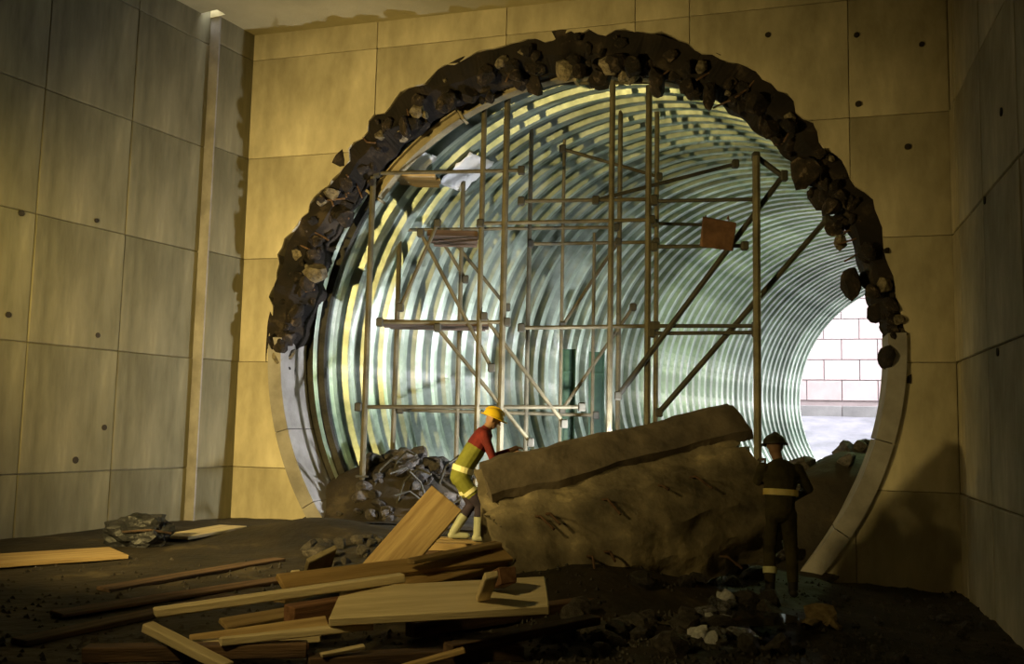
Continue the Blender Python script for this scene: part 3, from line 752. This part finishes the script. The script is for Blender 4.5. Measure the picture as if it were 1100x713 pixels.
for k in range(46):
    t = random.uniform(0.0, 1.1); s_ = random.uniform(-4.0, -1.7)
    stone('rock', tfloor(t, s_), random.uniform(0.06, 0.2), 'dark rubble block spilling out over the sill left of the slab', 'rubble spilling over the sill')
for k in range(34):
    t = random.uniform(0.0, 1.1); s_ = random.uniform(1.5, 3.7)
    stone('rock', tfloor(t, s_), random.uniform(0.06, 0.2), 'dark rubble block spilling out beside the right collar', 'rubble by the right collar')
for k in range(9):
    p = tfloor(random.uniform(0.2, 1.6), random.uniform(-3.9, -2.0)); d = Vector((random.uniform(-.6, .6), random.uniform(-.4, .1), 0)); h = random.uniform(0.3, 0.8)
    o = MB().tube([(0, 0, -0.1), (d*0.3)+Vector((0, 0, h*0.6)), (d*0.8)+Vector((0, 0, h)), (d*1.3)+Vector((0, 0, h*0.85))], 0.02, 6).build('bent_rebar', MT['tube_dark'], None, p)
    tag(o, 'dark bent bar sticking out of the rubble behind the left collar', 'rebar', 'bent bars in the rubble')
# fine grit nobody could count
v = []; f = []
rr = random.Random(5)
for k in range(3200):
    px = rr.uniform(560, 1090) if k % 4 else rr.uniform(0, 560); py = rr.uniform(600, 716); p = gp(px, py)
    if p.x > 7.2 or p.y > 14: continue
    s = rr.uniform(0.008, 0.035); i = len(v)
    v += [p+Vector((rr.uniform(.5, 1)*s, 0, 0)), p+Vector((0, s, 0)), p+Vector((-s, 0, 0)), p+Vector((0, -s*rr.uniform(.5, 1), 0)), p+Vector((0, 0, s*rr.uniform(.6, 1.2)))]
    f += [(i, i+1, i+4), (i+1, i+2, i+4), (i+2, i+3, i+4), (i+3, i, i+4)]
o = link('gravel', mesh('gravel', v, f), MT['rock']); tag(o, 'fine dark grit and chippings strewn over the muddy floor', 'gravel', kind='stuff')
# puddle
c = gp(757, 668); v = []; n = 40
for k in range(n):
    a = 2*math.pi*k/n; r = 1+0.25*noise.noise(Vector((math.cos(a)*1.5, math.sin(a)*1.5, 4)))
    v.append((0.75*r*math.cos(a), 0.55*r*math.sin(a), 0))
o = link('puddle', mesh('puddle', v, [tuple(range(n))]), MT['water'], None, c+Vector((0, 0, 0.045))); tag(o, 'shallow dark puddle shining between the wet stones', 'puddle')

# ------------------------------------------------------------------ people
def capsule(bm, p0, p1, r0, r1, sx=1.0, axis=None, n=14):
    """tapered limb with rounded ends; sx widens it along axis"""
    p0, p1 = Vector(p0), Vector(p1); d = p1-p0; L = d.length; t = d.normalized()
    a = (Vector(axis)-t*Vector(axis).dot(t)).normalized() if axis else t.orthogonal().normalized(); b = t.cross(a)
    rings = []
    for q in (-88, -60, -30): rings.append((p0+t*(r0*math.sin(math.radians(q))), r0*math.cos(math.radians(q))))
    for u in (0, 0.33, 0.66, 1): rings.append((p0+d*u, r0+(r1-r0)*u))
    for q in (30, 60, 88): rings.append((p1+t*(r1*math.sin(math.radians(q))), r1*math.cos(math.radians(q))))
    vs_ = [[bm.verts.new(c+a*(r*sx*math.cos(2*math.pi*k/n))+b*(r*math.sin(2*math.pi*k/n))) for k in range(n)] for c, r in rings]
    for i in range(len(vs_)-1):
        for k in range(n): bm.faces.new((vs_[i][k], vs_[i][(k+1) % n], vs_[i+1][(k+1) % n], vs_[i+1][k]))
    bm.faces.new(vs_[0][::-1]); bm.faces.new(vs_[-1])
def hand(H, wrist, dirn, palm_n, side):
    """palm, four unequal bent fingers and a thumb; returns capsule list"""
    d = Vector(dirn).normalized(); nn = Vector(palm_n); nn = (nn-d*nn.dot(d)).normalized(); sd = d.cross(nn)*side
    w = Vector(wrist); out = []
    out.append((w, w+d*0.085, 0.030, 0.036, 1.35, sd, H))
    for i, (off, l) in enumerate(((0.036, .072), (0.012, .082), (-0.012, .076), (-0.036, .058))):
        b0 = w+d*0.10+sd*off; b1 = b0+d*l*0.55+nn*l*0.12; b2 = b1+d*l*0.38+nn*l*0.42
        out.append((b0, b1, 0.0105, 0.0098, 1, None, H)); out.append((b1, b2, 0.0098, 0.008, 1, None, H))
    t0 = w+d*0.03+sd*0.035; t1 = t0+d*0.035+sd*0.035+nn*0.012; t2 = t1+d*0.032+sd*0.006+nn*0.012
    out.append((t0, t1, 0.015, 0.012, 1, None, H)); out.append((t1, t2, 0.012, 0.0095, 1, None, H))
    return out
def person(caps, mats, loc, rotz, label):
    root = empty('person', loc, label, 'person'); root.rotation_euler = (0, 0, rotz)
    bm = bmesh.new()
    for (p0, p1, r0, r1, sx, ax, mk) in caps: capsule(bm, p0, p1, r0, r1, sx, ax)
    me = bpy.data.meshes.new('body'); bm.to_mesh(me); bm.free()
    o = link('body', me, None, root)
    md = o.modifiers.new('remesh', 'REMESH'); md.mode = 'VOXEL'; md.voxel_size = 0.0085
    ms = o.modifiers.new('smooth', 'SMOOTH'); ms.factor = 0.5; ms.iterations = 3
    bpy.context.view_layer.update(); dg = bpy.context.evaluated_depsgraph_get()
    nm = bpy.data.meshes.new_from_object(o.evaluated_get(dg)); o.modifiers.clear(); o.data = nm; nm.name = 'body'
    keys = list(dict.fromkeys(c[6] for c in caps)); nm.materials.clear()
    for k in keys: nm.materials.append(MT[k])
    segs = [(Vector(c[0]), Vector(c[1]), c[2], c[3], keys.index(c[6])) for c in caps]
    co = [v.co.copy() for v in nm.vertices]
    vm = []
    for p in co:
        best = 9; bi = 0
        for (a, b, r0, r1, ki) in segs:
            d = b-a; u = max(0, min(1, (p-a).dot(d)/max(1e-9, d.length_squared)))
            e = ((p-a-d*u).length)/(r0+(r1-r0)*u)
            if e < best: best = e; bi = ki
        vm.append(bi)
    for pl_ in nm.polygons:
        ids = [vm[i] for i in pl_.vertices]; pl_.material_index = max(set(ids), key=ids.count); pl_.use_smooth = True
    return root
def band(root, name, p0, t, r, sx, axis, m, h=0.05):
    t = Vector(t).normalized(); a = Vector(axis); a = (a-t*a.dot(t)).normalized(); b = t.cross(a); mb = MB(); n = 20; p0 = Vector(p0)
    for (u, q) in ((-h/2, 1.0), (h/2, 1.0), (h/2, 0.9), (-h/2, 0.9)):
        mb.v += [p0+t*u+a*(r*q*sx*math.cos(2*math.pi*k/n))+b*(r*q*math.sin(2*math.pi*k/n)) for k in range(n)]
    for i in range(4):
        for k in range(n): mb.f.append((i*n+k, i*n+(k+1) % n, ((i+1) % 4)*n+(k+1) % n, ((i+1) % 4)*n+k))
    return mb.build(name, MT[m], root, sm=False)
def helmet(root, c, fwd, up, m, r=0.125):
    fwd = Vector(fwd).normalized(); up = Vector(up); up = (up-fwd*up.dot(fwd)).normalized(); sd = fwd.cross(up); c = Vector(c)
    mb = MB(); n = 24; rings = []
    for q in (0, 15, 30, 45, 60, 75, 88):
        a = math.radians(q); rings.append((r*math.cos(a), 0.92*r*math.sin(a)))
    for (rr_, h) in rings:
        mb.v += [c+up*h+fwd*(rr_*1.12*math.cos(2*math.pi*k/n))+sd*(rr_*math.sin(2*math.pi*k/n)) for k in range(n)]
    for i in range(len(rings)-1):
        for k in range(n): mb.f.append((i*n+k, i*n+(k+1) % n, (i+1)*n+(k+1) % n, (i+1)*n+k))
    mb.f.append(tuple((len(rings)-1)*n+k for k in range(n)))
    h = mb.build('helmet', MT[m], root, sm=True)
    br = MB()
    for (q, z) in ((1.0, 0.0), (1.18, -0.006), (1.18, -0.018), (1.0, -0.012)):
        br.v += [c+up*z+fwd*(r*1.12*(q+(0.22*(q > 1.1) if math.cos(2*math.pi*k/n) > 0.5 else 0))*math.cos(2*math.pi*k/n))+sd*(r*q*math.sin(2*math.pi*k/n)) for k in range(n)]
    for i in range(4):
        for k in range(n): br.f.append((i*n+k, i*n+(k+1) % n, ((i+1) % 4)*n+(k+1) % n, ((i+1) % 4)*n+k))
    br.build('brim', MT[m], h)
    rg = MB().tube([c+up*(r*0.93*math.sin(a)+0.004)+fwd*(r*1.13*math.cos(a)) for a in [math.radians(x) for x in range(25, 160, 12)]], 0.012, 6)
    rg.build('crest', MT[m], h)
def head_caps(c, fwd, up, skin='skin', hood=None):
    c, fwd, up = Vector(c), Vector(fwd).normalized(), Vector(up).normalized(); sd = fwd.cross(up)
    L = [(c-up*0.02, c+up*0.035, 0.082, 0.09, 1.0, None, hood or skin), (c+fwd*0.022-up*0.05, c+fwd*0.03-up*0.075, 0.062, 0.046, 1.0, None, skin),
         (c+fwd*0.07+up*0.01, c+fwd*0.08+up*0.03, 0.035, 0.03, 1.3, sd, skin),
         (c+fwd*0.085-up*0.005, c+fwd*0.112-up*0.03, 0.012, 0.016, 1, None, skin),        # nose
         (c+fwd*0.088-up*0.068-sd*0.018, c+fwd*0.088-up*0.068+sd*0.018, 0.011, 0.011, 1, None, skin)]  # lips
    for s_ in (-1, 1): L.append((c+sd*s_*0.088-up*0.025-fwd*0.005, c+sd*s_*0.092+up*0.02-fwd*0.012, 0.013, 0.016, 1, None, skin))
    return L
def eyes(root, c, fwd, up):
    c, fwd, up = Vector(c), Vector(fwd).normalized(), Vector(up).normalized(); sd = fwd.cross(up)
    for s_ in (-1, 1):
        p = c+fwd*0.092+up*0.0+sd*s_*0.032
        MB().tube([p-fwd*0.012, p-fwd*0.002, p+fwd*0.008], [0.008, 0.012, 0.006], 10).build('eye', MT['eye'], root, sm=True)

# worker leaning over the slab (faces local +x)
hip = Vector((0.0, 0, 0.80)); ch = Vector((0.22, 0, 1.20)); nk = Vector((0.30, 0, 1.37)); hd = Vector((0.385, 0, 1.50))
ff = Vector((0.9, 0, -0.35)).normalized(); fu = Vector((0.35, 0, 0.9)).normalized()
caps = [(hip+Vector((0, 0, -.02)), hip+Vector((0.05, 0, .12)), 0.135, 0.13, 1.28, (0, 1, 0), 'hivis'),
        (hip+Vector((0.05, 0, .12)), ch-Vector((.05, 0, .08)), 0.125, 0.135, 1.3, (0, 1, 0), 'hivis'),
        (ch-Vector((.02, 0, .03)), ch+Vector((.05, 0, .09)), 0.135, 0.12, 1.5, (0, 1, 0), 'red'),
        (ch+Vector((.05, 0, .10)), nk, 0.085, 0.065, 1.2, (0, 1, 0), 'red'), (nk, hd-fu*.05, 0.06, 0.058, 1, None, 'skin')]
caps += head_caps(hd, ff, fu, 'skin')
for s_, kn, an_ in ((1, (0.16, 0.12, 0.44), (-0.06, 0.13, 0.09)), (-1, (0.24, -0.13, 0.45), (0.22, -0.14, 0.09))):
    h0 = hip+Vector((0.0, s_*0.09, -0.04)); kn = Vector(kn); an_ = Vector(an_)
    caps += [(h0, h0+(kn-h0)*0.6, 0.105, 0.085, 1, None, 'hivis'), (h0+(kn-h0)*0.6, kn, 0.085, 0.068, 1, None, 'navy'), (kn, kn+(an_-kn)*0.45, 0.066, 0.064, 1, None, 'navy'),
             (kn+(an_-kn)*0.45, an_, 0.066, 0.056, 1, None, 'boot'), (an_+Vector((-.03, 0, -.045)), an_+Vector((0.17, 0, -.052)), 0.045, 0.040, 1.15, (0, 1, 0), 'boot')]
for s_, el, wr_ in ((1, (0.42, 0.27, 1.02), (0.62, 0.22, 1.10)), (-1, (0.38, -0.27, 1.00), (0.60, -0.20, 1.06))):
    sh_ = ch+Vector((0.05, s_*0.20, 0.10)); el = Vector(el); wr_ = Vector(wr_)
    caps += [(sh_, el, 0.062, 0.048, 1, None, 'red'), (el, wr_, 0.047, 0.034, 1, None, 'red')]
    caps += hand('skin', wr_+(wr_-el).normalized()*0.02, (wr_-el), (0, 0, -1), s_)
f1 = atY(493, 580, 11.75)
w1 = person(caps, None, f1, 0.12, 'worker in red jacket and yellow helmet leaning over the fallen slab')
helmet(w1, hd+fu*0.035, ff, fu, 'helmet'); eyes(w1, hd, ff, fu)
band(w1, 'reflective_band', hip+Vector((0.03, 0, .07)), (0.3, 0, 1), 0.142, 1.28, (0, 1, 0), 'band', 0.07)
for s_, kn in ((1, (0.16, 0.12, 0.44)), (-1, (0.24, -0.13, 0.45))):
    h0 = hip+Vector((0, s_*.09, -.04)); d_ = Vector(kn)-h0; band(w1, 'reflective_band', h0+d_*0.5, d_, 0.096, 1, (0, 1, 0), 'band', 0.05)
# timber packing he stands on
zg = ground(f1.x, f1.y)
pk = empty('timber_packing', Vector((f1.x+0.05, f1.y, zg)), 'stacked timber packing under the red-jacketed worker', 'timber stack')
nst = 4; hz = (f1.z-zg)/nst
for i in range(nst):
    for k in range(3):
        if i % 2: MB().box((0, -0.25+0.25*k, hz*(i+.5)), (0.95, 0.18, hz-0.004)).build('packing_timber', MT['wood'], pk)
        else: MB().box((-0.36+0.36*k, 0, hz*(i+.5)), (0.2, 0.75, hz-0.004)).build('packing_timber', MT['wood_dark'], pk)

# worker in dark clothes standing with his back to us (faces local +y)
hip = Vector((0.05, 0, 0.95)); ch = Vector((0.08, 0.05, 1.36)); nk = Vector((0.06, 0.06, 1.52)); hd = Vector((0.03, 0.09, 1.68))
ff = Vector((-0.2, 0.97, -0.15)).normalized(); fu = Vector((0, 0.15, 0.98)).normalized()
caps = [(hip, hip+Vector((0.01, 0, .14)), 0.135, 0.13, 1.3, (1, 0, 0), 'olive'), (hip+Vector((.01, 0, .14)), ch, 0.125, 0.14, 1.4, (1, 0, 0), 'olive'),
        (ch, ch+Vector((0, 0, .07)), 0.14, 0.11, 1.55, (1, 0, 0), 'olive'), (ch+Vector((0, 0, .08)), nk, 0.08, 0.062, 1.1, (1, 0, 0), 'olive'), (nk, hd-fu*.05, 0.06, 0.06, 1, None, 'skin')]
caps += head_caps(hd, ff, fu)
legs2 = []
for s_, kn, an_ in ((1, (0.20, 0.06, 0.50), (0.20, 0.0, 0.09)), (-1, (-0.05, 0.05, 0.50), (-0.07, -0.04, 0.09))):
    h0 = hip+Vector((s_*0.095, 0, -0.03)); kn = Vector(kn); an_ = Vector(an_); legs2.append((kn, an_))
    caps += [(h0, kn, 0.105, 0.072, 1, None, 'olive'), (kn, kn+(an_-kn)*.75, 0.072, 0.064, 1, None, 'olive'), (kn+(an_-kn)*.7, an_, 0.06, 0.056, 1, None, 'boot_dark'),
             (an_+Vector((0, -.03, -.045)), an_+Vector((s_*.03, 0.17, -.05)), 0.045, 0.04, 1.15, (1, 0, 0), 'boot_dark')]
for s_, el, wr_ in ((1, (0.42, 0.10, 1.20), (0.36, 0.32, 1.10)), (-1, (-0.20, 0.14, 1.16), (-0.14, 0.38, 1.22))):
    sh_ = ch+Vector((s_*0.20, 0, 0.07)); el = Vector(el); wr_ = Vector(wr_)
    caps += [(sh_, el, 0.066, 0.052, 1, None, 'olive'), (el, wr_, 0.05, 0.036, 1, None, 'olive')]
    caps += hand('glove', wr_+(wr_-el).normalized()*0.02, (wr_-el), (0, 0, -1), s_)
f2 = atY(833, 641, 10.7); f2.z = max(f2.z, ground(f2.x, f2.y)-0.02)
w2 = person(caps, None, f2, 0.0, 'worker in dark workwear with yellow waist band standing beside the slab')
helmet(w2, hd+fu*0.035, ff, fu, 'helmet_dark'); eyes(w2, hd, ff, fu)
band(w2, 'reflective_band', hip+Vector((0.02, 0.01, .21)), (0.05, 0.1, 1), 0.146, 1.36, (1, 0, 0), 'band_y', 0.07)
kn, an_ = legs2[1]; band(w2, 'reflective_band', kn+(an_-kn)*.5, an_-kn, 0.078, 1, (1, 0, 0), 'band', 0.07)

# unseen cool white floodlight added behind the slab to brighten the liner
def floodlight(px, Y, target, power):
    c = atY(px, 400, Y); z0 = tz(Vector((c.x, Y, 0))); p = Vector((c.x, Y, z0))
    o = empty('added_floodlight', p, 'added tripod floodlight hidden behind the fallen slab facing the liner', 'floodlight')
    hd_ = Vector((0, 0, 1.0)); d = (Vector(target)-p-hd_).normalized(); rot = d.to_track_quat('-Z', 'Y').to_matrix()
    MB().tube([(0, 0, 0.3), hd_], 0.02, 8).build('pole', MT['lamp_body'], o)
    for k in range(3):
        a = 2.1*k; MB().tube([(0, 0, 0.55), (0.4*math.cos(a), 0.4*math.sin(a), 0.0)], 0.016, 6).build('leg', MT['lamp_body'], o)
    h = MB().box(hd_, (0.34, 0.26, 0.08), rot).build('lamp_head', MT['lamp_body'], o)
    MB().box(hd_+d*0.045, (0.28, 0.20, 0.01), rot).build('lamp_glass', emit('flood_glass', (0.9, 0.95, 1.0), 20), h)
    l = bpy.data.lights.new('flood_light', 'SPOT'); l.energy = power; l.color = (0.92, 0.95, 1.0); l.spot_size = math.radians(125); l.spot_blend = 0.8; l.shadow_soft_size = 0.12
    lo = bpy.data.objects.new('flood_light', l); COL.objects.link(lo); lo.parent = o; lo.location = hd_+d*0.07; lo.rotation_euler = rot.to_euler()
floodlight(690, 15.6, atY(440, 400, 18.5), 2600)
